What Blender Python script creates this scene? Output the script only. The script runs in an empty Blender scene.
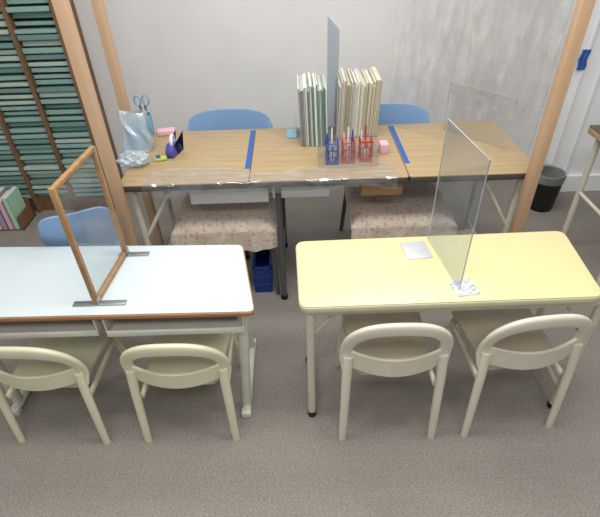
import bpy, bmesh, math, random
from mathutils import Vector, Matrix
random.seed(7)
sc = bpy.context.scene; col = sc.collection
H, F, PITCH, ROLL = 1.65, 475.0, 37.8, -1.9
R3 = Matrix.Rotation(math.radians(90-PITCH), 3, 'X') @ Matrix.Rotation(math.radians(ROLL), 3, 'Z')
cd = bpy.data.cameras.new('camera'); cam = bpy.data.objects.new('camera', cd); col.objects.link(cam)
cam.matrix_world = Matrix.Translation((0, 0, H)) @ R3.to_4x4()
cd.sensor_width = 36; cd.lens = F/600*36; cd.clip_start = .02
sc.camera = cam
try:
    sc.view_settings.view_transform = 'Standard'; sc.view_settings.look = 'None'
except Exception: pass
def ray(u, v): return R3 @ Vector((u-300, -(v-258.5), -F))
def P(u, v, z=0.0):
    d = ray(u, v); return Vector((0, 0, H)) + d*((z-H)/d.z)
def PY(u, v, Y):
    d = ray(u, v); return Vector((0, 0, H)) + d*(Y/d.y)

# ---------------------------------------------------------------- materials
def lin(h):
    h = h.lstrip('#'); o = []
    for i in (0, 2, 4):
        c = int(h[i:i+2], 16)/255; o.append(c/12.92 if c <= .04045 else ((c+.055)/1.055)**2.4)
    return (*o, 1)
def base_mat(name):
    m = bpy.data.materials.new(name); m.use_nodes = True
    nt = m.node_tree; b = nt.nodes['Principled BSDF']
    return m, nt, b
def N(nt, t, **kw):
    n = nt.nodes.new(t)
    for k, v in kw.items():
        if k in n.inputs: n.inputs[k].default_value = v
        else: setattr(n, k, v)
    return n
def mat(name, c, rough=.5, metal=0, c2=None, scale=(20, 20, 20), amt=.5, bump=0, bscale=None, spec=.5, detail=3):
    m, nt, b = base_mat(name)
    b.inputs['Base Color'].default_value = lin(c); b.inputs['Roughness'].default_value = rough
    b.inputs['Metallic'].default_value = metal
    b.inputs['Specular IOR Level'].default_value = spec
    tc = N(nt, 'ShaderNodeTexCoord'); mp = N(nt, 'ShaderNodeMapping'); mp.inputs['Scale'].default_value = scale
    nt.links.new(tc.outputs['Object'], mp.inputs['Vector'])
    nz = N(nt, 'ShaderNodeTexNoise'); nz.inputs['Scale'].default_value = 1; nz.inputs['Detail'].default_value = detail
    nt.links.new(mp.outputs['Vector'], nz.inputs['Vector'])
    cr = N(nt, 'ShaderNodeValToRGB')
    if c2 is None:
        l = lin(c); c2l = tuple(x*.9 for x in l[:3])+(1,)
    else: c2l = lin(c2)
    cr.color_ramp.elements[0].position = .5-amt/2; cr.color_ramp.elements[1].position = .5+amt/2
    cr.color_ramp.elements[0].color = c2l; cr.color_ramp.elements[1].color = lin(c)
    nt.links.new(nz.outputs['Fac'], cr.inputs['Fac']); nt.links.new(cr.outputs['Color'], b.inputs['Base Color'])
    if bump:
        bp = N(nt, 'ShaderNodeBump'); bp.inputs['Strength'].default_value = bump; bp.inputs['Distance'].default_value = .004
        nt.links.new(nz.outputs['Fac'], bp.inputs['Height']); nt.links.new(bp.outputs['Normal'], b.inputs['Normal'])
    return m
def clear(name, tint='#F4F7F8', haze=.05, gloss=.07, rough=.03, hz='#FFFFFF', sscale=(6, 6, 6), var=.4):
    m = bpy.data.materials.new(name); m.use_nodes = True; nt = m.node_tree
    nt.nodes.remove(nt.nodes['Principled BSDF']); out = nt.nodes['Material Output']
    tr = N(nt, 'ShaderNodeBsdfTransparent'); tr.inputs['Color'].default_value = lin(tint)
    df = N(nt, 'ShaderNodeBsdfDiffuse'); df.inputs['Color'].default_value = lin(hz)
    gl = N(nt, 'ShaderNodeBsdfGlossy'); gl.inputs['Roughness'].default_value = rough
    tc = N(nt, 'ShaderNodeTexCoord'); mp = N(nt, 'ShaderNodeMapping'); mp.inputs['Scale'].default_value = sscale
    nz = N(nt, 'ShaderNodeTexNoise'); nz.inputs['Scale'].default_value = 1; nz.inputs['Detail'].default_value = 3
    nt.links.new(tc.outputs['Object'], mp.inputs['Vector']); nt.links.new(mp.outputs['Vector'], nz.inputs['Vector'])
    mr = N(nt, 'ShaderNodeMapRange'); mr.inputs['From Min'].default_value = .3; mr.inputs['From Max'].default_value = .7
    mr.inputs['To Min'].default_value = haze*(1-var); mr.inputs['To Max'].default_value = haze*(1+var)
    nt.links.new(nz.outputs['Fac'], mr.inputs['Value'])
    m1 = N(nt, 'ShaderNodeMixShader'); m2 = N(nt, 'ShaderNodeMixShader')
    nt.links.new(mr.outputs['Result'], m1.inputs['Fac'])
    nt.links.new(tr.outputs[0], m1.inputs[1]); nt.links.new(df.outputs[0], m1.inputs[2])
    m2.inputs['Fac'].default_value = gloss
    nt.links.new(m1.outputs[0], m2.inputs[1]); nt.links.new(gl.outputs[0], m2.inputs[2])
    nt.links.new(m2.outputs[0], out.inputs['Surface'])
    return m
def floral_mat(name):
    m, nt, b = base_mat(name); b.inputs['Roughness'].default_value = .95
    tc = N(nt, 'ShaderNodeTexCoord')
    nz = N(nt, 'ShaderNodeTexNoise'); nz.inputs['Scale'].default_value = 45; nz.inputs['Detail'].default_value = 4
    nt.links.new(tc.outputs['Object'], nz.inputs['Vector'])
    ad = N(nt, 'ShaderNodeMixRGB'); ad.inputs['Fac'].default_value = .04
    nt.links.new(tc.outputs['Object'], ad.inputs[1]); nt.links.new(nz.outputs['Color'], ad.inputs[2])
    vo = N(nt, 'ShaderNodeTexVoronoi'); vo.inputs['Scale'].default_value = 34
    nt.links.new(ad.outputs['Color'], vo.inputs['Vector'])
    cr = N(nt, 'ShaderNodeValToRGB'); e = cr.color_ramp.elements
    e[0].position = .0; e[0].color = lin('#BC7F7A'); e[1].position = .70; e[1].color = lin('#C6B8AA')
    for p, c in ((.20, '#CCA49C'), (.32, '#B2AA96'), (.46, '#D2C4B7')):
        x = e.new(p); x.color = lin(c)
    nt.links.new(vo.outputs['Distance'], cr.inputs['Fac'])
    nt.links.new(cr.outputs['Color'], b.inputs['Base Color'])
    return m
def carpet_mat(name):
    m, nt, b = base_mat(name); b.inputs['Roughness'].default_value = 1; b.inputs['Specular IOR Level'].default_value = .1
    tc = N(nt, 'ShaderNodeTexCoord')
    def noise(sx, sy, det):
        mp = N(nt, 'ShaderNodeMapping'); mp.inputs['Scale'].default_value = (sx, sy, 1)
        nt.links.new(tc.outputs['Object'], mp.inputs['Vector'])
        n = N(nt, 'ShaderNodeTexNoise'); n.inputs['Scale'].default_value = 1; n.inputs['Detail'].default_value = det
        nt.links.new(mp.outputs['Vector'], n.inputs['Vector']); return n
    n1 = noise(110, 330, 3); n2 = noise(3, 4, 3); n3 = noise(10, 90, 3)
    c1 = N(nt, 'ShaderNodeValToRGB'); c1.color_ramp.elements[0].position = .3; c1.color_ramp.elements[1].position = .7
    c1.color_ramp.elements[0].color = lin('#7A756E'); c1.color_ramp.elements[1].color = lin('#A49E97')
    nt.links.new(n1.outputs['Fac'], c1.inputs['Fac'])
    c2 = N(nt, 'ShaderNodeValToRGB'); c2.color_ramp.elements[0].position = .3; c2.color_ramp.elements[1].position = .7
    c2.color_ramp.elements[0].color = (.83, .83, .83, 1); c2.color_ramp.elements[1].color = (1, 1, 1, 1)
    ma = N(nt, 'ShaderNodeMath', operation='ADD'); mb_ = N(nt, 'ShaderNodeMath', operation='MULTIPLY'); mb_.inputs[1].default_value = .5
    nt.links.new(n2.outputs['Fac'], ma.inputs[0]); nt.links.new(n3.outputs['Fac'], ma.inputs[1]); nt.links.new(ma.outputs[0], mb_.inputs[0])
    nt.links.new(mb_.outputs[0], c2.inputs['Fac'])
    mx = N(nt, 'ShaderNodeMixRGB', blend_type='MULTIPLY'); mx.inputs['Fac'].default_value = 1
    nt.links.new(c1.outputs['Color'], mx.inputs[1]); nt.links.new(c2.outputs['Color'], mx.inputs[2])
    nt.links.new(mx.outputs['Color'], b.inputs['Base Color'])
    bp = N(nt, 'ShaderNodeBump'); bp.inputs['Strength'].default_value = .3; bp.inputs['Distance'].default_value = .003
    nt.links.new(n1.outputs['Fac'], bp.inputs['Height']); nt.links.new(bp.outputs['Normal'], b.inputs['Normal'])
    return m

M = {}
M['carpet'] = carpet_mat('carpet')
M['wall'] = mat('wall_paint', '#E6E5E4', .8, c2='#DDDCDB', scale=(3, 3, 3), bump=.1)
M['wall_white'] = mat('wall_white', '#F2F4F5', .7, c2='#EBEDEE', scale=(4, 4, 4))
M['baseboard'] = mat('baseboard', '#8A8580', .6)
M['blue_top'] = mat('pale_blue_laminate', '#D0DADC', .28, c2='#C8D4D7', scale=(3, 3, 3))
M['orange'] = mat('orange_wood_edge', '#B08052', .5, c2='#97693E', scale=(8, 60, 60))
M['yellow'] = mat('yellow_laminate', '#E1D8A6', .28, c2='#DCD29B', scale=(3, 3, 3))
M['edge_cream'] = mat('edge_cream', '#CFC9AE', .5)
M['leg_cream'] = mat('leg_cream', '#D3CEBC', .4)
M['leg_grey'] = mat('leg_grey', '#D6D5C9', .4)
M['tray_grey'] = mat('tray_grey', '#D6D5CC', .5)
M['black'] = mat('black_plastic', '#18181A', .5)
M['liner'] = clear('bin_liner', '#DDE2E6', .25, .14, .2)
M['chair_green'] = mat('chair_greenish_cream', '#DCDABF', .4, c2='#D4D2B5', scale=(9, 9, 9))
M['seat_green'] = mat('seat_greenish_cream', '#CECCB0', .5, c2='#C2C0A4', scale=(12, 12, 12))
M['chair_beige'] = mat('chair_beige', '#DCD5C5', .4, c2='#D3CCBB', scale=(9, 9, 9))
M['seat_brown'] = mat('seat_brownish', '#C6BAA9', .5, c2='#B8AC99', scale=(12, 12, 12))
M['desk_wood'] = mat('desk_wood', '#B9A37F', .35, c2='#98815B', scale=(3, 55, 30), amt=.7, detail=6)
M['desk_edge'] = mat('desk_edge', '#4A4640', .5)
M['pine'] = mat('pine_post', '#CFB093', .55, c2='#BA9673', scale=(40, 40, 2.2), amt=.7, detail=5)
M['frame_wood'] = mat('frame_wood', '#B08A5E', .5, c2='#937048', scale=(40, 40, 40))
M['steel'] = mat('steel', '#A8ABAD', .35, .8)
M['dark_metal'] = mat('dark_metal', '#6C6D6F', .4, .5)
M['card'] = mat('cardboard', '#B08E66', .8, c2='#A07E56', scale=(6, 6, 6))
M['acrylic'] = clear('clear_acrylic', '#F7F8F8', .03, .06, .04)
M['acrylic_haze'] = clear('clear_acrylic_hazy', '#F4F6F7', .07, .08, .04, '#E6ECF0', (5, 5, 5), .8)
M['acrylic_pale'] = clear('clear_acrylic_pale', '#EFF2F5', .06, .07, .04, '#DDE3EA')
M['acrylic_blue'] = clear('clear_acrylic_bluish', '#E2E8EE', .09, .08, .05, '#CFDBE8')
M['acrylic_edge'] = clear('acrylic_edge', '#C5CDD4', .35, .12, .15)
M['vinyl'] = clear('clear_vinyl', '#F9FAFC', .10, .09, .07, '#E4EAF2', (14, 50, 30), .9)
M['vinyl_thin'] = clear('clear_vinyl_thin', '#FCFCFC', .17, .12, .06, '#FFFFFF', (22, 22, 7), .95)
M['bag'] = clear('translucent_bag', '#E8EEF2', .38, .12, .15, '#DCEAF4')
M['white'] = mat('white_plastic', '#DCDEDF', .5)
M['plate'] = mat('pale_plate', '#D3D7D9', .4, .3)
M['paper'] = mat('white_paper', '#EAE7DC', .8, c2='#DCD7C8', scale=(200, 3, 3))
M['speck'] = mat('speckled_plate', '#E8EBEC', .5, c2='#A4A8AC', scale=(110, 110, 110), amt=.25)
M['blue_chair'] = mat('blue_plastic', '#86A8D0', .4, c2='#7D9FC8', scale=(6, 6, 6))
M['blue'] = mat('strong_blue', '#1E46A8', .5)
M['crate_blue'] = mat('crate_navy', '#1A3582', .5)
M['tape'] = mat('blue_tape', '#2F5CAA', .6)
M['navy'] = mat('purple_blue', '#4A4CA0', .4)
M['teal'] = mat('pale_teal', '#86B8D4', .5)
M['red'] = mat('red_plastic', '#C0404A', .45)
M['pink'] = mat('pink_paper', '#E3B4C2', .7)
M['lime'] = mat('lime_plastic', '#B4C65A', .5)
M['floral'] = floral_mat('floral_cloth')
M['rack'] = mat('rack_wood', '#86664A', .6, c2='#6C5036', scale=(30, 30, 3))
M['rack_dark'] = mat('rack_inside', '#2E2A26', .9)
M['t1'] = mat('tray_teal', '#93B6AE', .6); M['t2'] = mat('tray_greygreen', '#B8CCC0', .6); M['t3'] = mat('tray_dark', '#72988F', .6)
M['b1'] = mat('book_green', '#9AB0A2', .6); M['b2'] = mat('book_grey', '#BCC0BC', .6); M['b3'] = mat('book_cream', '#DED9C2', .6)
M['b4'] = mat('book_white', '#E6E4DA', .6); M['b5'] = mat('book_beige', '#D2C9AC', .6); M['b6'] = mat('book_purple', '#A89CB4', .6)
M['b7'] = mat('book_teal', '#7BA4A0', .6)
M['orange_file'] = mat('orange_file', '#D8B088', .6); M['green_file'] = mat('green_file', '#B0D8BC', .6)
M['desk_dark'] = mat('dark_desktop', '#57513F', .4)

# ---------------------------------------------------------------- mesh builder
base = {}
class MB:
    def __init__(s): s.v = []; s.f = []
    def add(s, vs, fs, Mx=None):
        o = len(s.v)
        s.v += [tuple(Mx @ Vector(q)) if Mx else tuple(q) for q in vs]; s.f += [tuple(i+o for i in f) for f in fs]
        return s
    def frombm(s, bm, Mx=None):
        bm.verts.ensure_lookup_table(); bm.verts.index_update()
        s.add([v.co.copy() for v in bm.verts], [[v.index for v in f.verts] for f in bm.faces], Mx); bm.free(); return s
    def box(s, c, d, bev=0, rz=0, Mx=None, seg=2):
        bm = bmesh.new(); bmesh.ops.create_cube(bm, size=1)
        for v in bm.verts: v.co = Vector((v.co.x*d[0], v.co.y*d[1], v.co.z*d[2]))
        if bev: bmesh.ops.bevel(bm, geom=bm.edges[:], offset=bev, segments=seg, affect='EDGES', profile=.5)
        T = Matrix.Translation(c) @ Matrix.Rotation(rz, 4, 'Z')
        return s.frombm(bm, (Mx @ T) if Mx else T)
    def beam(s, p0, p1, w, d, bev=0, side=Vector((1, 0, 0))):
        p0 = Vector(p0); p1 = Vector(p1); t = (p1-p0).normalized()
        n = (side - t*side.dot(t)).normalized(); b = t.cross(n)
        T = Matrix.Translation((p0+p1)/2) @ Matrix((n, b, t)).transposed().to_4x4()
        return s.box((0, 0, 0), (w, d, (p1-p0).length), bev, 0, T)
    def prism(s, poly, z0, z1, bev=0, seg=2, Mx=None):
        bm = bmesh.new()
        vs = [bm.verts.new((p[0], p[1], z0)) for p in poly]; f = bm.faces.new(vs)
        r = bmesh.ops.extrude_face_region(bm, geom=[f])
        for e in r['geom']:
            if isinstance(e, bmesh.types.BMVert): e.co.z = z1
        bmesh.ops.recalc_face_normals(bm, faces=bm.faces[:])
        if bev:
            ed = [e for e in bm.edges if abs(e.verts[0].co.z-e.verts[1].co.z) < 1e-7]
            bmesh.ops.bevel(bm, geom=ed, offset=bev, segments=seg, affect='EDGES', profile=.5)
        return s.frombm(bm, Mx)
    def sweep(s, pts, rx, ry=None, ref=(0, 0, 1), n=12, scales=None, closed=False, power=2.0):
        pts = [Vector(p) for p in pts]; ry = rx if ry is None else ry; ref = Vector(ref); k = len(pts); vs = []; fs = []
        for i, p in enumerate(pts):
            a = pts[(i-1) % k] if closed or i > 0 else p; b = pts[(i+1) % k] if closed or i < k-1 else p
            t = (b-a).normalized(); r = ref
            if abs(t.dot(r)) > .98: r = Vector((0, 1, 0)) if abs(t.y) < .9 else Vector((1, 0, 0))
            nn = (r-t*t.dot(r)).normalized(); bb = t.cross(nn); sc_ = scales[i] if scales else 1
            for j in range(n):
                w = 2*math.pi*j/n; c, d = math.cos(w), math.sin(w)
                c = math.copysign(abs(c)**(2/power), c); d = math.copysign(abs(d)**(2/power), d)
                vs.append(p + nn*(c*rx*sc_) + bb*(d*ry*sc_))
        for i in range(k if closed else k-1):
            for j in range(n):
                a = i*n+j; b = i*n+(j+1) % n; c = ((i+1) % k)*n+(j+1) % n; d = ((i+1) % k)*n+j
                fs.append((a, b, c, d))
        if not closed:
            fs.append(tuple(reversed(range(n)))); fs.append(tuple((k-1)*n+j for j in range(n)))
        return s.add(vs, fs)
    def lathe(s, prof, c=(0, 0, 0), n=24, cap=True):
        vs = []; fs = []; k = len(prof)
        for r, z in prof:
            for j in range(n):
                w = 2*math.pi*j/n; vs.append((c[0]+r*math.cos(w), c[1]+r*math.sin(w), c[2]+z))
        for i in range(k-1):
            for j in range(n): fs.append((i*n+j, i*n+(j+1) % n, (i+1)*n+(j+1) % n, (i+1)*n+j))
        if cap: fs.append(tuple(reversed(range(n)))); fs.append(tuple((k-1)*n+j for j in range(n)))
        return s.add(vs, fs)
    def grid(s, fn, nu, nv, thick=0):
        vs = [fn(i/nu, j/nv) for j in range(nv+1) for i in range(nu+1)]
        fs = [(j*(nu+1)+i, j*(nu+1)+i+1, (j+1)*(nu+1)+i+1, (j+1)*(nu+1)+i) for j in range(nv) for i in range(nu)]
        return s.add(vs, fs)
    def build(s, name, m, parent=None, smooth=True, off=None):
        b = Vector(off) if off is not None else (base.get(parent.name, Vector()) if parent else Vector())
        me = bpy.data.meshes.new(name); me.from_pydata([Vector(q)-b for q in s.v], [], s.f)
        bm = bmesh.new(); bm.from_mesh(me); bmesh.ops.recalc_face_normals(bm, faces=bm.faces[:]); bm.to_mesh(me); bm.free()
        me.materials.append(M[m])
        if smooth:
            me.shade_smooth()
            try: me.set_sharp_from_angle(angle=math.radians(40))
            except Exception: pass
        o = bpy.data.objects.new(name, me); col.objects.link(o)
        if parent: o.parent = parent
        if off is not None: o.location = b
        return o
def tag(o, label, cat, group=None, kind=None):
    o['label'] = label; o['category'] = cat
    if group: o['group'] = group
    if kind: o['kind'] = kind
    return o
def thing(name, label, cat, loc=(0, 0, 0), group=None):
    o = bpy.data.objects.new(name, None); col.objects.link(o); o.empty_display_size = .05
    o.location = loc; base[o.name] = Vector(loc); return tag(o, label, cat, group)
def copy_tree(o, parent=None):
    c = o.copy(); col.objects.link(c); c.parent = parent
    for ch in list(o.children): copy_tree(ch, c)
    return c
def struct(name, mb, m):
    o = mb.build(name, m, None, False); o['kind'] = 'structure'; return o
def rounded(poly, r, n=6):
    out = []; k = len(poly)
    for i in range(k):
        p = Vector(poly[i][:2]); a = Vector(poly[i-1][:2]); b = Vector(poly[(i+1) % k][:2])
        d1 = (a-p).normalized(); d2 = (b-p).normalized(); s0 = p+d1*r; s1 = p+d2*r
        for j in range(n+1):
            t = j/n; out.append(s0*(1-t)**2 + p*2*t*(1-t) + s1*t*t)
    return out
def rect(x0, x1, y0, y1): return [(x0, y0), (x1, y0), (x1, y1), (x0, y1)]
def setmat(o, m):
    o.material_slots[0].link = 'OBJECT'; o.material_slots[0].material = M[m]
def shell(fn, fb, nu, nv):
    fr_ = [fn(i/nu, j/nv) for j in range(nv+1) for i in range(nu+1)]; ba = [fb(i/nu, j/nv) for j in range(nv+1) for i in range(nu+1)]
    k = len(fr_); fs = []
    for j in range(nv):
        for i in range(nu):
            a = j*(nu+1)+i; fs.append((a, a+1, a+nu+2, a+nu+1)); fs.append((k+a, k+a+nu+1, k+a+nu+2, k+a+1))
    rim = [i for i in range(nu+1)]+[j*(nu+1)+nu for j in range(1, nv+1)]+[nv*(nu+1)+i for i in range(nu-1, -1, -1)]+[j*(nu+1) for j in range(nv-1, 0, -1)]
    for i in range(len(rim)):
        a, b = rim[i], rim[(i+1) % len(rim)]; fs.append((a, k+a, k+b, b))
    return fr_+ba, fs

# ---------------------------------------------------------------- room
WY = 2.99
struct('floor', MB().box((0, 1.0, -.025), (5.2, 5.0, .05)), 'carpet')
struct('wall_back', MB().box((0, WY+.05, 1.3), (5.2, .1, 2.6)), 'wall')
struct('baseboard_back', MB().box((.3, WY-.006, .03), (2.2, .012, .06)), 'baseboard')
struct('wall_left', MB().box((-2.45, 1.0, 1.3), (.1, 3.9, 2.6)), 'wall')
PYF = 2.78
pil_x = PY(564, 95, PYF).x
struct('wall_right', MB().box((pil_x+.45, (PYF+WY)/2, 1.3), (.9, WY-PYF, 2.6), .012), 'wall_white')
struct('trim_1', MB().box((pil_x+.055, PYF-.008, 1.3), (.018, .015, 2.6), .005).box((pil_x+.16, PYF-.008, 1.3), (.018, .015, 2.6), .005).box((pil_x+.45, PYF-.011, .06), (.9, .020, .12), .004), 'wall_white')

# ---------------------------------------------------------------- left table
hl = .61
fr = P(254, 311, hl); br = P(242, 244.5, hl)
fdir = (fr-P(0, 317, hl)).normalized(); bdir = (br-P(0, 247, hl)).normalized()
fl = fr-fdir*1.0; bl = br-bdir*.98
cx = (fl.x+fr.x)/2; cy = (fl.y+bl.y)/2
lt = thing('school_table', 'long two-seat table with pale blue top, orange wooden edge and book trays', 'table', (cx, cy, 0))
poly = [fl, fr, br, bl]
MB().prism(rounded(poly, .022), hl-.004, hl, .0015).build('tabletop', 'blue_top', lt)
def grow(poly, d):
    c = sum((Vector(p[:2]) for p in poly), Vector((0, 0)))/4
    return [Vector(p[:2]) + Vector((math.copysign(d, p[0]-c.x), math.copysign(d, p[1]-c.y))) for p in poly]
MB().prism(rounded(grow(poly, .004), .026), hl-.019, hl-.0042, .002).build('edge_band', 'orange', lt)
for k in range(2):
    a0, a1 = ((.03, .485), (.515, .965))[k]
    def q(t, s, z): 
        p = fl.lerp(fr, t).lerp(bl.lerp(br, t), s); return Vector((p.x, p.y, z))
    mb = MB()
    xs0, xs1 = q(a0, .05, 0).x, q(a1, .05, 0).x; y0 = q((a0+a1)/2, .01, 0).y; y1 = y0+.20
    zt, zb = hl-.0192, hl-.098
    mb.box(((xs0+xs1)/2, (y0+y1)/2, zb), (xs1-xs0, y1-y0, .004))
    mb.box((xs0+.002, (y0+y1)/2, (zt+zb)/2), (.004, y1-y0, zt-zb)); mb.box((xs1-.002, (y0+y1)/2, (zt+zb)/2), (.004, y1-y0, zt-zb))
    mb.box(((xs0+xs1)/2, y1, (zt+zb)/2), (xs1-xs0, .004, zt-zb))
    tr = mb.build('book_tray', 'tray_grey', lt); base[tr.name] = base[lt.name]
    MB().box(((xs0+xs1)/2, y0, zb+.010), (xs1-xs0, .006, .026), .002).build('tray_lip', 'tray_grey', tr)
for sx, foot, back in ((1, P(247, 415), P(254, 345)), (-1, P(17, 413), P(40, 345))):
    tf, tb = ((fr.x-.045), (br.x-.04)) if sx > 0 else ((fl.x+.05), (bl.x+.05))
    yf, yb = foot.y+.03, back.y-.02
    fx = foot.x
    MB().sweep([(tf, fl.y+.05, hl-.019), (fx, yf+.01, .03)], .019, .018, power=2.6).build('leg', 'leg_grey', lt)
    MB().sweep([(tb, bl.y-.06, hl-.019), (fx, yb-.01, .03)], .017, power=2.6).build('leg', 'leg_grey', lt)
    MB().sweep([(fx, foot.y, .018), (fx, back.y, .018)], .018, .018, ref=(0, 0, 1)).build('foot_bar', 'leg_grey', lt)
    for yy in (foot.y, back.y): MB().box((fx, yy, .0155), (.038, .03, .031), .005).build('foot_cap', 'tray_grey', lt)

# ---------------------------------------------------------------- right table
hr = .62
c = [P(300, 307.5, hr), P(605, 296, hr), P(563, 230.5, hr), P(296, 241.5, hr)]
rt = thing('folding_table', 'long low folding table with a plain yellow top', 'table', ((c[0].x+c[1].x)/2, (c[0].y+c[3].y)/2, 0))
MB().prism(rounded(c, .035), hr-.004, hr, .0015).build('tabletop', 'yellow', rt)
MB().prism(rounded(grow(c, .003), .038), hr-.026, hr-.0042, .003).build('edge_band', 'edge_cream', rt)
lf, rf = P(312, 414), P(551, 406)
for sx, f_ in ((-1, lf), (1, rf)):
    bx = f_.x; yf = f_.y; yb = (c[3].y+c[2].y)/2-.05
    tx = bx
    for y_ in (yf, yb):
        lg = MB().sweep([(tx, y_, hr-.027), (bx, y_, .012)], .012, .014, power=3).build('leg', 'leg_cream', rt); base[lg.name] = base[rt.name]
        MB().lathe([(.016, 0), (.017, .004), (.0165, .022), (.013, .026)], (bx, y_, 0), 16).build('leg_cap', 'black', lg)
    MB().sweep([(bx, yf, .11), (bx, yb, .11)], .009).build('cross_bar', 'leg_cream', rt)
    MB().beam((bx, yf+.01, hr-.05), (bx, yb-.01, hr-.05), .03, .02, .003).build('top_rail', 'leg_cream', rt)
    MB().sweep([(bx-sx*.008, yf+.03, hr-.20), (bx-sx*.14, yf+.05, hr-.03)], .006).build('folding_brace', 'leg_cream', rt)
    MB().box((bx-sx*.004, yf+.02, hr-.21), (.02, .05, .03), .004).build('latch', 'steel', rt)
for y_ in (c[0].y+.03, c[3].y-.03):
    MB().box(((lf.x+rf.x)/2, y_, hr-.042), (rf.x-lf.x, .02, .03), .003).build('apron_rail', 'edge_cream', rt)

# ---------------------------------------------------------------- child chairs
def make_chair(label, body, seatm, group, k):
    """faces +Y, rear feet on y=-.19; k scales the heights"""
    t = thing('child_chair', label, 'chair', (0, 0, 0), group)
    W = .160; hs = .325*k
    sp = rounded([(-.135, -.140), (.135, -.140), (.155, .175), (-.155, .175)], .06, 8)
    MB().prism(sp, hs-.026, hs, .008, 3).build('seat', seatm, t)
    MB().prism(rounded([(-.12, -.12), (.12, -.12), (.135, .15), (-.135, .15)], .03, 4), hs-.05, hs-.0265, .002).build('seat_frame', body, t)
    for s in (-1, 1):
        MB().sweep([(s*(W+.008), -.188, 0), (s*(W+.005), -.180, .12*k), (s*(W+.001), -.166, .30*k), (s*(W-.003), -.152, .41*k)], .0115, .0155, n=14,
                   scales=[.9, .98, 1.08, 1.15]).build('leg', body, t)
        MB().sweep([(s*.158, .165, 0), (s*.152, .150, .15*k), (s*.140, .128, hs-.045)], .0115, .0135, n=14, scales=[.85, 1, 1.05]).build('leg', body, t)
        MB().beam((s*.150, -.155, hs-.065), (s*.145, .122, hs-.065), .014, .022, .004, Vector((1, 0, 0))).build('side_rail', body, t)
    pts = []
    n = 40
    z0, z1 = .395*k, .554*k
    for i in range(n+1):
        a = math.pi*i/n; cs = -math.cos(a); sn = math.sin(a)
        x = math.copysign(abs(cs)**.72, cs)*(W+.006); zz = z0+(z1-z0)*(max(sn, 0)**.74)
        y = -.138-.040*sn
        pts.append((x, y, zz))
    pts = [(-W-.002, -.152, .345*k)] + pts + [(W+.002, -.152, .345*k)]
    scl = [.62]+[.80+.20*max(0, math.sin(math.pi*i/n)) for i in range(n+1)]+[.62]
    MB().sweep(pts, .0115, .0245, ref=(0, 1, 0), n=18, scales=scl, power=3.0).build('back_hoop', body, t)
    def fn(u, v, o=0):
        uu = (u-.5)*2; x = uu*.154; y = -.150-.036*(1-uu*uu)
        zlo = (.340+.018*uu*uu)*k; zhi = (.424+.012*uu*uu)*k
        return (x, y+o, zlo+(zhi-zlo)*v)
    vs, fs = shell(fn, lambda u, v: fn(u, v, .011), 20, 6)
    bm = bmesh.new(); vv = [bm.verts.new(p) for p in vs]
    for f in fs: bm.faces.new([vv[i] for i in f])
    bmesh.ops.recalc_face_normals(bm, faces=bm.faces[:])
    ed = [e for e in bm.edges if e.calc_face_angle(0) > 1.0]
    bmesh.ops.bevel(bm, geom=ed, offset=.0045, segments=3, affect='EDGES')
    mb = MB(); mb.frombm(bm); mb.build('backrest_panel', body, t)
    return t
def place(t, l, r):
    pl, pr = P(*l), P(*r); d = (pr-pl).normalized(); a = math.atan2(d.y, d.x)
    mid = (pl+pr)/2; f = Vector((-d.y, d.x, 0))
    t.location = mid + f*.19; t.rotation_euler = (0, 0, a)
G = 'child chairs pulled up to the tables'
ch = make_chair('greenish cream child chair, leftmost, pulled up to the pale blue table', 'chair_green', 'seat_green', G, .90)
place(ch, (18, 441), (111, 443))
c2 = copy_tree(ch); c2['label'] = 'greenish cream child chair nearest the right end of the pale blue table'; place(c2, (146, 441), (239, 439))
c3 = make_chair('beige child chair at the left half of the yellow table', 'chair_beige', 'seat_brown', G, 1.04); place(c3, (339, 439), (434, 437))
c4 = copy_tree(c3); c4['label'] = 'beige child chair turned slightly left at the right half of yellow table'; place(c4, (462, 436), (551, 426))

# ---------------------------------------------------------------- framed divider (left table)
A = P(97, 304, hl); B = P(126, 255, hl)
zt = (PY(57, 187, A.y).z + PY(101, 147, B.y).z)/2
dv = thing('framed_divider', 'wood-framed clear divider panel standing across the pale blue table', 'divider', ((A.x+B.x)/2, (A.y+B.y)/2, hl))
z0 = hl+.006
dd = (B-A).normalized()
def at(p, z): return Vector((p.x, p.y, z))
MB().beam(at(A, z0), at(A, zt), .014, .016, .001, dd).build('frame_bar', 'frame_wood', dv)
MB().beam(at(B, z0), at(B, zt), .014, .016, .001, dd).build('frame_bar', 'frame_wood', dv)
MB().beam(at(A+dd*.0075, zt-.007), at(B-dd*.0075, zt-.007), .016, .014, .001, Vector((dd.y, -dd.x, 0))).build('frame_bar', 'frame_wood', dv)
MB().beam(at(A+dd*.0075, z0+.007), at(B-dd*.0075, z0+.007), .016, .014, .001, Vector((dd.y, -dd.x, 0))).build('frame_bar', 'frame_wood', dv)
mb = MB(); mb.beam(at((A+B)/2, z0+.014), at((A+B)/2, zt-.014), (B-A).length-.016, .003, 0, dd); mb.build('clear_panel', 'acrylic_haze', dv)
for p, l in ((A, .17), (B, .11)):
    MB().box((p.x+(.01 if p is A else .03), p.y, hl+.003), (l, .022, .005), .001).build('metal_foot', 'steel', dv)
    MB().box((p.x+.010, p.y, hl+.016), (.003, .02, .03)).build('metal_foot', 'steel', dv)

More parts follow.
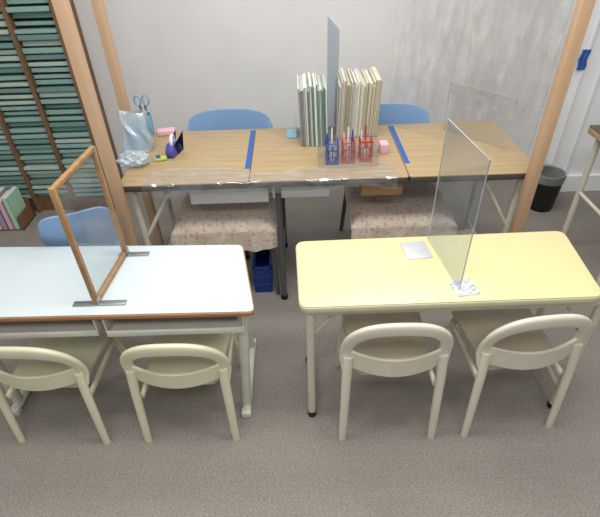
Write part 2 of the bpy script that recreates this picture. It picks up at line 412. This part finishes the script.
# ---------------------------------------------------------------- clear divider (right table)
A = P(459, 291, hr); B = P(428, 240, hr)
zt = (PY(493, 161, A.y).z + PY(460, 118, B.y).z)/2
dv = thing('clear_divider', 'frameless clear acrylic divider standing across the yellow table', 'divider', ((A.x+B.x)/2, (A.y+B.y)/2, hr))
dd = (B-A).normalized(); mid = (A+B)/2; L = (B-A).length
MB().beam(at(mid, hr+.004), at(mid, zt), L, .003, 0, dd).build('clear_panel', 'acrylic_pale', dv, False)
nrm = Vector((dd.y, -dd.x, 0))
for p in (A, B): MB().beam(at(p, hr+.004), at(p, zt), .0025, .0035, 0, dd).build('panel_edge', 'acrylic_edge', dv, False)
MB().beam(at(A, zt), at(B, zt), .0035, .0025, 0, nrm).build('panel_edge', 'acrylic_edge', dv, False)
pf = P(464, 288, hr); pb = P(416, 250.5, hr)
fp = MB().box((pf.x, pf.y, hr+.002), (.075, .075, .003), .001, .15).build('foot_plate', 'speck', dv); fp['label'] = 'pale speckled foot plate'
fp = MB().box((pb.x, pb.y, hr+.002), (.09, .10, .003), .001, .1).build('foot_plate', 'plate', dv); fp['label'] = 'plain pale grey foot plate'

# ---------------------------------------------------------------- rear desks
hd = .70
yf = (P(122, 186, hd).y+P(531, 173, hd).y)/2; yb = (P(148, 131, hd).y+P(500, 122, hd).y)/2
x0 = (P(120, 186, hd).x+P(147, 131, hd).x)/2; x1 = (P(254, 129, hd).x+P(251, 181, hd).x)/2
x2 = (P(386, 125, hd).x+P(411, 175, hd).x)/2; x3 = (P(533, 172, hd).x+P(503, 122, hd).x)/2
def make_desk(xa, xb, label, left, right):
    """left / right = (inset, front leg offset from the front edge, material, brace)"""
    t = thing('folding_desk', label, 'desk', ((xa+xb)/2, (yf+yb)/2, 0), 'wood-top desks in the rear row')
    xa += .0015; xb -= .0015
    MB().prism(rounded(rect(xa, xb, yf, yb), .012, 4), hd-.005, hd, .001).build('desktop', 'desk_wood', t)
    MB().prism(rounded(rect(xa, xb, yf-.0005, yb+.0005), .013, 4), hd-.03, hd-.0052, .002).build('edge_band', 'desk_edge', t)
    for sx, (ins, fo, lm, brace) in ((-1, left), (1, right)):
        X = xa+ins if sx < 0 else xb-ins
        for y_ in (yf+fo, yb-.06):
            lg = MB().sweep([(X, y_, hd-.03), (X, y_, .01)], .014).build('leg', lm, t); base[lg.name] = base[t.name]
            MB().lathe([(.017, 0), (.018, .004), (.017, .025)], (X, y_, 0), 14).build('leg_cap', 'black', lg)
        MB().sweep([(X, yf+fo, .14), (X, yb-.06, .14)], .009).build('cross_bar', lm, t)
        if brace: MB().sweep([(X-sx*.005, yf+fo, hd-.30), (X-sx*.17, yf+fo, hd-.032)], .009).build('folding_brace', lm, t)
    return t
d1 = make_desk(x0, x1, 'wood-top folding desk at the left end of the rear row, holding the tape dispenser', (.04, .05, 'leg_cream', 1), (.10, .40, 'dark_metal', 0))
d2 = make_desk(x1, x2, 'middle wood-top folding desk of the rear row, holding the upright books', (.115, .05, 'dark_metal', 0), (.06, .40, 'dark_metal', 0))
d3 = make_desk(x2, x3, 'wood-top folding desk at the right end of the rear row, mostly bare', (.06, .40, 'dark_metal', 0), (.05, .05, 'leg_cream', 1))
for X, lab in ((x1, 'blue tape strip on the joint left of the books'), (x2, 'blue tape strip on the joint right of the books')):
    o = MB().box((X-.0135 if X == x1 else X+.0145, (yf+yb)/2+.05, hd+.0006), (.022, yb-yf-.14, .0008)).build('tape_strip', 'tape', None, False, off=(X, (yf+yb)/2, hd))
    tag(o, lab, 'tape')
for (u0, u1, v0, v1, m_, lab) in ((190, 268, 187, 203, 'white', 'white shallow tray under the left rear desk'), (273, 329, 185, 197, 'white', 'white shallow tray under the middle rear desk'), (362, 402, 183, 195, 'card', 'brown cardboard tray under the middle rear desk, right of the white tray')):
    Y = yf+.05; a = PY(u0, (v0+v1)/2, Y); b = PY(u1, (v0+v1)/2, Y); zlow = PY((u0+u1)/2, v1, Y).z
    ztop = hd-.031; w = b.x-a.x; cxx = (a.x+b.x)/2; d = .26
    mb = MB(); mb.box((cxx, Y+d/2, zlow+.002), (w, d, .004)); mb.box((cxx, Y, (zlow+ztop)/2), (w, .004, ztop-zlow), .001); mb.box((cxx, Y+d, (zlow+ztop)/2), (w, .004, ztop-zlow))
    mb.box((cxx-w/2, Y+d/2, (zlow+ztop)/2), (.004, d, ztop-zlow)); mb.box((cxx+w/2, Y+d/2, (zlow+ztop)/2), (.004, d, ztop-zlow))
    o = mb.build('hanging_tray', m_, None, False, off=(cxx, Y+d/2, zlow)); tag(o, lab, 'tray')

# ---------------------------------------------------------------- blue chairs with floral cushions
def make_blue(label, w, hb, sd, loc, rz=0, group='blue plastic chairs'):
    """faces -Y (towards the camera), backrest at +Y"""
    t = thing('plastic_chair', label, 'chair', (0, 0, 0), group)
    hs = .40*hb/.735
    MB().prism(rounded(rect(-w/2, w/2, -sd/2, sd/2), .05, 6), hs-.02, hs, .006).build('seat', 'blue_chair', t)
    zlo, zhi = hs+.13, hb
    def fn(u, v, off=0):
        uu = 2*u-1; e = 1-abs(uu)**4
        x = uu*w/2; y = sd/2+.05+.045*(1-uu*uu) + .03*v + off
        zmid = (zlo+zhi)/2; hh = (zhi-zlo)/2*(e**.4 if e > 0 else 0)+.012
        return (x, y, zmid+(v-.5)*2*hh)
    vs, fs = shell(fn, lambda u, v: fn(u, v, .012), 24, 8)
    MB().add(vs, fs).build('backrest', 'blue_chair', t)
    for s in (-1, 1):
        MB().sweep([(s*(w/2-.02), -sd/2+.03, hs-.02), (s*(w/2+.0), -sd/2+.0, 0)], .012).build('leg', 'dark_metal', t)
        MB().sweep([(s*(w/2-.02), sd/2-.02, hs-.02), (s*(w/2+.0), sd/2+.06, 0)], .012).build('leg', 'dark_metal', t)
        MB().sweep([(s*(w/2-.06), sd/2-.03, hs-.022), (s*(w/2-.06), sd/2+.05, hs-.02), (s*(w/2-.06), sd/2+.085, hs+.1), (s*(w/2-.06), sd/2+.085, hs+.18)], .010).build('back_post', 'dark_metal', t)
    t.location = loc; t.rotation_euler = (0, 0, rz); return t
for (u, v, ub, lab, clab) in ((231, 113, 220, 'blue plastic chair behind the left rear desk', 'floral seat cushion under the left rear desk'),
                          (408, 107, 384, 'blue plastic chair behind the desks, right of the upright books', 'floral seat cushion right of the middle desk leg')):
    Yb = 2.44; pt = PY(u, v, Yb); yfront = yf+.065; sd = Yb-.10-yfront-.02
    pb_ = P(ub, 222, .46)
    cxx = (pt.x+pb_.x)/2
    yc = yfront+.02+sd/2
    make_blue(lab, .46, .735, sd, (cxx, yc, 0))
    hs = .40; cw_ = .49; cl_ = sd-.05; y0c = yfront-.005
    cu = thing('floral_cushion', clab, 'cushion', (cxx, yc, hs), 'floral cushions on the blue chairs')
    def fn(u_, v_):
        x = (u_-.5)*cw_; y = y0c+v_*cl_
        e = (1-abs(2*u_-1)**5)*(1-abs(2*v_-1)**6)
        return (cxx+x, y+.006*math.sin(17*u_)*(1-v_), hs+.003+.062*(e**.5 if e > 0 else 0)+.006*math.sin(9*u_+2*v_)*math.sin(8*v_)*e)
    mb = MB(); mb.grid(fn, 32, 36); mb.box((cxx, y0c+cl_/2, hs+.004), (cw_-.03, cl_-.03, .004)); mb.build('cushion_top', 'floral', cu)
    def fs_(u_, v_):
        x = (u_-.5)*cw_; return (cxx+x, y0c-.006-.006*math.sin(17*u_)*v_-.005*math.sin(41*u_+1)*v_-.004*v_, hs+.012-(.10+.008*math.sin(11*u_))*v_)
    MB().grid(fs_, 60, 8).build('front_skirt', 'floral', cu)
ang = math.radians(22); Bk = PY(80, 216, 1.53); sdl = .17
fw = Vector((-math.sin(ang), math.cos(ang), 0))
lc = Vector((Bk.x-.02, Bk.y-.01, 0))+fw*(sdl/2+.11)
make_blue('small blue plastic chair behind the pale blue table, left of the wooden posts', .28, PY(85, 212, 1.53).z, sdl, lc, math.pi+ang)

# ---------------------------------------------------------------- posts
def post(u0, v0, u1, v1, Y, w, label, zt=2.35):
    p = (PY(u0, v0, Y).x+PY(u1, v1, Y).x)/2
    o = MB().box((p, Y, zt/2), (w, w, zt), .003).build('wooden_post', 'pine', None, True, off=(p, Y, 0)); return tag(o, label, 'post')
post(58, 0, 132, 235, yf-.030, .042, 'tall pine post nearest the left end of the rear desks, the front one of two')
post(95, 0, 137, 150, yf+.44, .040, 'tall pine post standing behind another post left of the rear desks')
post(582, 0, 521, 225, yf-.035, .042, 'single tall pine post at the right end of the rear desks')
# ---------------------------------------------------------------- vinyl
def vf(u, v):
    x = x0+.10+(x2-x0-.15)*u; w = .006*math.sin(23*u)+.003*math.sin(61*u+1)
    s = v*.17
    if s < .11: return (x, yf+.108-s+(w*1.4+.03*math.sin(9*u))*(1-s/.11), hd+.0035+.0014*abs(math.sin(24*u+5*v))+.0010*math.sin(55*u-9*v))
    return (x, yf-.006-.003*math.sin(20*u), hd+.003-(s-.11)*(.85+.2*math.sin(13*u)))
o = MB().grid(vf, 160, 22).build('vinyl_film', 'vinyl', None, True, off=((x0+x2)/2, yf, hd)); tag(o, 'clear vinyl film draped over the front edge of the rear desks', 'film')
xa, xb = PY(395, 60, 2.62).x, PY(562, 80, 2.62).x
def vf2(u, v):
    x = xa+(xb-xa)*u; k = .1+.9*min(1, u/.5)
    r1 = abs(math.sin(9*u+3.1*v)); r2 = abs(math.sin(14*u-4.3*v+1)); r3 = abs(math.sin(23*u+1.7*v+2))
    return (x, 2.67+k*(.024*r1+.016*r2+.011*r3-.025+.006*math.sin(30*u+5*v)), .55+1.1*v)
o = MB().grid(vf2, 200, 80).build('vinyl_curtain', 'vinyl_thin', None, True, off=((xa+xb)/2, 2.67, .55)); tag(o, 'clear creased vinyl curtain before the back wall beside the right post', 'curtain')

# ---------------------------------------------------------------- books
def make_book(th, hh, dp, label, group, cat='notebook', name='notebook', cover='b1'):
    t = thing(name, label, cat, (0, 0, 0), group)
    MB().box((0, dp/2+.002, hh/2), (th-.0015, dp-.004, hh-.005)).build('pages', 'paper', t, False)
    mb = MB(); mb.box((0, .001, hh/2), (th, .002, hh)); mb.box((-th/2+.0004, dp/2, hh/2), (.0008, dp, hh)); mb.box((th/2-.0004, dp/2, hh/2), (.0008, dp, hh))
    mb.build('cover', cover, t, False); return t
def book_row(xs, xe, y, mats, hh, dp, label, group, lean):
    protos = {}; x = xs
    while x < xe:
        k = random.choice((0, 0, 1, 1, 2)); th = (.0045, .0065, .010)[k]
        if k not in protos: t = protos[k] = make_book(th, hh, dp, label, group)
        else: t = copy_tree(protos[k])
        t.location = (x+th/2, y+random.uniform(0, .012), hd+.0012+abs(lean)*th/2); t.rotation_euler = (0, lean, 0)
        t.scale = (1, 1, random.uniform(.88, 1.0))
        for chd in t.children:
            if chd.name.startswith('cover'): setmat(chd, random.choice(mats))
        x += th+.0003
ya = P(315, 147, hd).y; pl = P(301, 147, hd).x; pr = P(329, 147, hd).x
book_row(pl, pr-.006, ya, ['b1', 'b2', 'b7', 'b4', 'b6', 'b1', 'b7'], .285, .21, 'grey-green notebook standing upright left of the tall acrylic sheet', 'notebooks left of the tall acrylic sheet', -.03)
ya2 = P(360, 138, hd).y; pl2 = P(337, 138, hd).x; pr2 = P(377, 138, hd).x
book_row(pl2, pr2, ya2, ['b3', 'b4', 'b5', 'b4', 'b3', 'b4'], .27, .21, 'cream booklet standing upright right of the tall acrylic sheet', 'booklets right of the tall acrylic sheet', .03)
xs = (pr+pl2)/2-.002; yy0 = ya; zt = PY(330, 16, yy0+.24).z
t = thing('acrylic_sheet', 'tall clear acrylic sheet rising between the two rows of books', 'divider', (xs, yy0+.12, hd))
rzs = Matrix.Translation((xs, yy0+.12, 0)) @ Matrix.Rotation(math.radians(6), 4, 'Z')
MB().box((0, 0, (hd+zt)/2), (.003, .26, zt-hd-.002), Mx=rzs).build('clear_panel', 'acrylic_blue', t, False)
MB().box((0, -.1315, (hd+zt)/2), (.0032, .0025, zt-hd-.002), Mx=rzs).build('panel_edge', 'acrylic_edge', t, False)
MB().box((0, 0, zt), (.0032, .26, .0025), Mx=rzs).build('panel_edge', 'acrylic_edge', t, False)
p = P(292, 138, hd)
mb = MB(); mb.box((p.x, p.y+.05, hd+.002), (.05, .10, .003)); mb.box((p.x+.022, p.y+.05, hd+.05), (.003, .10, .10))
o = mb.build('bookend', 'teal', None, False, off=(p.x, p.y+.05, hd)); tag(o, 'small pale blue bookend at the left end of the notebooks', 'bookend')
def basket(u, v, m, label, where, pens, glue):
    p = P(u, v, hd); w, d, h = .05, .055, .095
    t = thing('pen_basket', label, 'basket', (p.x, p.y, hd), 'pen baskets in front of the books')
    mb = MB(); mb.box((p.x, p.y, hd+.003), (w, d, .004))
    for z in (.005, .035, .065, h):
        mb.sweep([(p.x+a*w/2, p.y+b*d/2, hd+z) for a, b in ((-1, -1), (1, -1), (1, 1), (-1, 1))], .0028, closed=True, n=6)
    for a in (-1, 0, 1):
        for b in (-1, 1):
            mb.beam((p.x+a*w/2, p.y+b*d/2, hd), (p.x+a*w/2, p.y+b*d/2, hd+h), .0045, .0045)
    for a in (-1, 1): mb.beam((p.x+a*w/2, p.y, hd), (p.x+a*w/2, p.y, hd+h), .0045, .0045)
    mb.build('wire_frame', m, t, False)
    for i, pm in enumerate(pens):
        a = p + Vector(((-.014+.013*i), .012, 0)); b = a+Vector((.006*(i-1), .006, 0)); hh = .118+.012*((i*2) % 3)
        o = MB().sweep([(a.x, a.y, hd+.006), (b.x, b.y, hd+hh), (b.x+.0005, b.y, hd+hh+.008)], .0038, n=8, scales=[1, 1, .5]).build('pen', pm, None, True, off=(a.x, a.y, hd+.006))
        tag(o, pm+' pen standing in the '+where, 'pen')
    g = thing('glue_stick', 'thick glue stick in the '+where, 'glue stick', (p.x, p.y-.010, hd+.006))
    MB().lathe([(.008, 0), (.0092, .003), (.0092, .050), (.008, .052)], (p.x, p.y-.010, hd+.006), 16).build('tube', 'white', g)
    MB().lathe([(.0092, .0522), (.0097, .055), (.009, .078), (.007, .081)], (p.x, p.y-.010, hd+.006), 16).build('cap', glue, g)
basket(332, 162, 'blue', 'blue pen basket in front of the notebooks', 'blue pen basket', ('blue', 'white'), 'teal')
basket(348, 161, 'red', 'middle red pen basket next to the blue one', 'red pen basket beside the blue one', ('pink', 'white', 'blue'), 'pink')
basket(365, 159, 'red', 'red pen basket farthest from the blue one', 'red pen basket farthest from the blue one', ('white', 'red'), 'red')
p = P(383, 152, hd)
o = MB().box((p.x, p.y, hd+.024), (.038, .05, .046), .003, .1).build('small_box', 'pink', None, True, off=(p.x, p.y, hd)); tag(o, 'small pale pink box right of the pen baskets', 'box')
pL, pR = P(321, 168, hd), P(375, 166, hd)
p = (pL+pR)/2; w = pR.x-pL.x+.02; d = .10; yc = p.y-.012+d/2
mb = MB(); hh = .105
mb.box((p.x, yc-d/2, hd+.005+hh/2), (w, .002, hh)); mb.box((p.x, yc+d/2, hd+.005+hh/2), (w, .002, hh))
mb.box((p.x-w/2, yc, hd+.005+hh/2), (.002, d, hh)); mb.box((p.x+w/2, yc, hd+.005+hh/2), (.002, d, hh))
o = mb.build('clear_box', 'acrylic', None, False, off=(p.x, yc, hd)); tag(o, 'low open clear acrylic box around the three pen baskets', 'box')
A = P(443, 130, hd); B = P(504, 150, hd); zt = (PY(456, 86, A.y).z+PY(517, 94, B.y).z)/2
t = thing('desk_screen', 'clear acrylic screen standing at the back of the right rear desk', 'divider', ((A.x+B.x)/2, (A.y+B.y)/2, hd))
dd = (B-A).normalized(); mid = (A+B)/2
MB().beam(at(mid, hd+.001), at(mid, zt), (B-A).length, .003, 0, dd).build('clear_panel', 'acrylic', t, False)
for p in (A, B): MB().beam(at(p, hd+.001), at(p, zt), .002, .004, 0, dd).build('panel_edge', 'acrylic_edge', t, False)
MB().beam(at(A, zt), at(B, zt), .004, .002, 0, Vector((dd.y, -dd.x, 0))).build('panel_edge', 'acrylic_edge', t, False)

# ---------------------------------------------------------------- items on left desk
p = P(175, 154, hd)
t = thing('tape_dispenser', 'purple-blue tape dispenser on the left rear desk', 'tape dispenser', (p.x, p.y, hd))
MB().prism(rounded([(-.05, 0), (.05, 0), (.055, .018), (.02, .055), (-.03, .06), (-.055, .03)], .012, 4), -.018, .018, .005, 3, Matrix.Translation((p.x, p.y, hd+.001)) @ Matrix.Rotation(math.radians(75), 4, 'Z') @ Matrix.Rotation(math.pi/2, 4, 'X')).build('body', 'navy', t)
mb = MB(); mb.sweep([Vector((p.x, p.y, hd+.062))+Vector((0, .026*math.cos(a*math.pi/10), .026*math.sin(a*math.pi/10))) for a in range(20)], .008, .009, ref=(1, 0, 0), closed=True, n=8); mb.build('tape_roll', 'white', t)
p = P(167, 134, hd)
o = MB().box((p.x, p.y, hd+.013), (.085, .05, .024), .003, .15).build('paper_box', 'pink', None, True, off=(p.x, p.y, hd)); tag(o, 'small pink box of notes at the back of the left desk', 'box')
p = P(161, 160, hd)
t = thing('small_packet', 'small lime green and blue packet lying before the tape dispenser', 'packet', (p.x, p.y, hd))
MB().box((p.x, p.y, hd+.008), (.055, .035, .014), .004, .3).build('body', 'lime', t); MB().box((p.x-.01, p.y, hd+.0165), (.02, .028, .002), 0, .3).build('printed_band', 'blue', t)
def blob(c, r, seed, amp=.18):
    rnd = random.Random(seed); ph = [rnd.uniform(0, 6) for _ in range(6)]
    bm = bmesh.new(); bmesh.ops.create_icosphere(bm, subdivisions=5, radius=1)
    for v in bm.verts:
        q = v.co; k = 1+amp*(.6*math.sin(5*q.x+ph[0])*math.sin(6*q.y+ph[1])+.5*math.sin(8*q.z+ph[2])*math.sin(9*q.x+ph[3])+.3*abs(math.sin(7*q.x+9*q.y+ph[5])))
        v.co = Vector((q.x*r[0]*k, q.y*r[1]*k, max(q.z*k, -.9)*r[2]))
    mb = MB(); mb.frombm(bm, Matrix.Translation(c)); return mb
p = P(135, 165, hd)
o = blob((p.x, p.y, hd+.0295), (.064, .045, .032), 3, .26).build('crumpled_bag', 'bag', None, True, off=(p.x, p.y, hd)); tag(o, 'crumpled clear plastic bag at the front left corner of the desk', 'bag')
p = P(140, 150, hd)
def pouch(w, d, h, c):
    """flat standing pouch: wide soft bottom, pinched zip top"""
    def fn(u, v):
        a = 2*math.pi*u; e = 2.6
        cx_ = math.copysign(abs(math.cos(a))**(2/e), math.cos(a)); sy_ = math.copysign(abs(math.sin(a))**(2/e), math.sin(a))
        wd = w/2*(1+.07*math.sin(5*v+2*a)); dp_ = d/2*(1-v)**.6+.003
        return (c[0]+cx_*wd+.008*math.sin(9*v+a), c[1]+sy_*dp_+.012*v+.006*math.sin(6*a+7*v), c[2]+h*v*(1+.10*math.sin(a*1.0+.6)*math.cos(a)))
    return MB().grid(fn, 48, 24)
mb = pouch(.125, .075, .175, (p.x, p.y, hd+.002)); mb.box((p.x, p.y, hd+.003), (.10, .06, .002))
o = mb.build('plastic_bag', 'bag', None, True, off=(p.x, p.y, hd)); tag(o, 'upright pale plastic pouch of supplies below the scissors', 'bag')
o = MB().box((p.x-.004, p.y+.004, hd+.060), (.080, .022, .108), .006).build('wipes_pack', 'teal', None, True, off=(p.x, p.y, hd)); tag(o, 'pale blue pack inside the upright plastic pouch', 'packet')
p = P(148, 134, hd)
t = thing('supply_cup', 'pale blue cup behind the plastic pouch at the left desk end', 'cup', (p.x, p.y, hd))
MB().lathe([(.030, .001), (.034, .01), (.038, .10), (.035, .10), (.031, .012), (.001, .010)], (p.x, p.y, hd), 24).build('cup_body', 'teal', t)
sc_ = thing('scissors', 'scissors with blue loop handles standing in the pale blue cup', 'scissors', (p.x, p.y, hd+.012))
for s in (-1, 1):
    MB().sweep([Vector((p.x+.006+s*.019, p.y, hd+.170))+Vector((.015*math.cos(a*math.pi/10), .003*s, .024*math.sin(a*math.pi/10))) for a in range(20)], .005, .004, ref=(0, 1, 0), closed=True, n=8).build('handle', 'blue_chair', sc_)
    MB().beam((p.x+.006+s*.013, p.y+.003*s, hd+.150), (p.x+.002-s*.006, p.y+.003*s, hd+.016), .012, .002).build('blade', 'steel', sc_)

# ---------------------------------------------------------------- rack with trays at left
YR = 2.74; xr = PY(64, 40, YR).x; cw = .25; ncol = 4; zr = 1.75; dp = .235
rk = thing('sorting_rack', 'tall brown wooden sorting rack full of green paper trays, far left', 'rack', (xr-cw*ncol/2, YR+dp/2, 0))
for i in range(ncol+1):
    MB().box((xr-cw*i, YR+dp/2-.012, zr/2), (.022, dp+.024, zr), .002).build('upright', 'rack', rk, False)
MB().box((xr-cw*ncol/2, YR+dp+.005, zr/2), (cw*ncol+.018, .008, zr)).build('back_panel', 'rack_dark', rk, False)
MB().box((xr-cw*ncol/2, YR+dp/2, zr+.01), (cw*ncol+.03, dp+.01, .02), .002).build('top_board', 'rack', rk, False)
for i in range(ncol): MB().box((xr-cw*(i+.5), YR+dp/2, .05), (cw-.0225, dp-.01, .10)).build('plinth', 'rack', rk, False)
step = .034; first = None
for i in range(ncol):
    for j in range(36):
        z = .105+j*step
        if first is None:
            mb = MB(); w = cw-.030; d = dp-.05; mb.box((0, d/2, .002), (w, d, .003)); mb.box((0, .0015, .0115), (w, .003, .021), .001)
            mb.box((-w/2+.0015, d/2, .009), (.003, d, .016)); mb.box((w/2-.0015, d/2, .009), (.003, d, .016)); mb.box((0, d/2+.004, .011), (w-.008, d-.012, .014))
            first = mb.build('paper_tray', 't1', None, False); o = first
            tag(o, 'green paper tray in a slot of the brown sorting rack', 'tray', 'green trays in the sorting rack')
        else: o = first.copy(); col.objects.link(o)
        o.location = (xr-cw*(i+.5)+random.uniform(-.002, .002), YR+.014-random.uniform(0, .036), z)
        o.rotation_euler = (0, random.uniform(-.004, .004), random.uniform(-.012, .012)); o.scale = (1, 1, random.uniform(.85, 1.25))
        setmat(o, random.choice(('t1', 't1', 't2', 't3')))
fx = PY(-8, 190, YR-.16).x
fb = thing('file_box', 'low brown wooden file box on the floor by the sorting rack', 'box', (fx, YR-.15, 0))
mb = MB(); mb.box((fx, YR-.14, .004), (.26, .18, .008)); mb.box((fx, YR-.06, .07), (.26, .008, .14)); mb.box((fx-.126, YR-.14, .05), (.008, .18, .10)); mb.box((fx+.126, YR-.14, .05), (.008, .18, .10)); mb.build('body', 'rack', fb, False)
for i, (m, nm) in enumerate((('orange_file', 'orange'), ('white', 'white'), ('paper', 'cream'), ('b6', 'mauve'), ('pink', 'pink'), ('green_file', 'mint green'))):
    x = fx-.10+i*.038
    t = make_book(.030, .22 if i % 2 else .20, .15, nm+' file standing in the low box by the rack', 'files in the low box', 'file', 'document_file', m)
    t.location = (x, YR-.222, .0085)

# ---------------------------------------------------------------- right side
p = P(544, 213); by = min(p.y+.08, PYF-.16)
t = thing('waste_bin', 'black waste bin with clear liner by the white pillar behind the right post', 'bin', (p.x, by, 0))
MB().lathe([(.072, .0), (.076, .006), (.094, .24), (.089, .24), (.072, .012), (.001, .010)], (p.x, by, 0), 28).build('body', 'black', t)
MB().lathe([(.0965, .20), (.0975, .245), (.100, .258), (.086, .252), (.082, .16)], (p.x, by, 0), 28, cap=False).build('liner', 'liner', t)
a = P(589, 125, hd)
ye = a.y; ys = ye-.50; xl = a.x
t = thing('side_desk', 'dark-topped desk with cream legs cut off at the right edge', 'desk', (xl+.4, (ys+ye)/2, 0))
MB().prism(rounded(rect(xl, xl+.8, ys, ye), .012, 4), hd-.005, hd, .001).build('desktop', 'desk_dark', t)
MB().prism(rounded(rect(xl-.0005, xl+.8, ys, ye), .013, 4), hd-.035, hd-.0052, .001).build('edge_band', 'desk_wood', t)
for X in (xl+.045, xl+.75):
    for Y in (ys+.05, ye-.05):
        MB().sweep([(X, Y, hd-.035), (X, Y, 0)], .015).build('leg', 'leg_cream', t)
    MB().sweep([(X, ys+.05, .35), (X, ye-.05, .35)], .010).build('cross_bar', 'leg_cream', t)
p = PY(582, 58, PYF)
def cf(u, v): return (p.x+(u-.5)*.05+.004*math.sin(9*v), PYF-.0165-.004*(1+math.sin(12*u)), p.z-.06+.11*v)
o = MB().grid(cf, 16, 10).build('blue_cloth', 'tape', None, True, off=(p.x, PYF, p.z)); tag(o, 'small blue cloth hanging on the white pillar', 'cloth')
p = P(264, 292)
t = thing('blue_crate', 'dark blue plastic crate on the carpet between the tables', 'crate', (p.x, p.y+.1, 0))
mb = MB(); w, d, h = .085, .20, .16; cx_, cy_ = p.x, p.y+.1
mb.box((cx_, cy_, .004), (w, d, .006))
for s in (-1, 1):
    mb.box((cx_, cy_+s*d/2, h/2), (w, .005, h)); mb.box((cx_+s*w/2, cy_, h/2), (.005, d, h))
    for z in (.05, .10): mb.box((cx_, cy_+s*d/2, z), (w+.008, .010, .008), .002); mb.box((cx_+s*w/2, cy_, z), (.010, d+.008, .008), .002)
mb.build('body', 'crate_blue', t, False)
mb = MB()
for s in (-1, 1): mb.box((cx_, cy_+s*d/2, h), (w+.014, .014, .012), .003); mb.box((cx_+s*w/2, cy_, h), (.014, d+.014, .012), .003)
mb.build('rim', 'crate_blue', t)

# ---------------------------------------------------------------- light
w = bpy.data.worlds.new('world'); sc.world = w; w.use_nodes = True
w.node_tree.nodes['Background'].inputs[0].default_value = (1, .99, .975, 1); w.node_tree.nodes['Background'].inputs[1].default_value = .37
def area(name, loc, sx, sy, e, c=(1, .985, .96)):
    l = bpy.data.lights.new(name, 'AREA'); l.shape = 'RECTANGLE'; l.size = sx; l.size_y = sy; l.energy = e; l.color = c
    o = bpy.data.objects.new(name, l); col.objects.link(o); o.location = loc; return o
area('ceiling_lamp', (-.6, 1.0, 2.6), 1.2, .4, 21); area('ceiling_lamp', (.7, 1.0, 2.6), 1.2, .4, 21)
area('ceiling_lamp', (.2, 2.0, 2.6), 1.8, .3, 21); area('ceiling_lamp', (0, -.4, 2.6), 1.8, .5, 26)
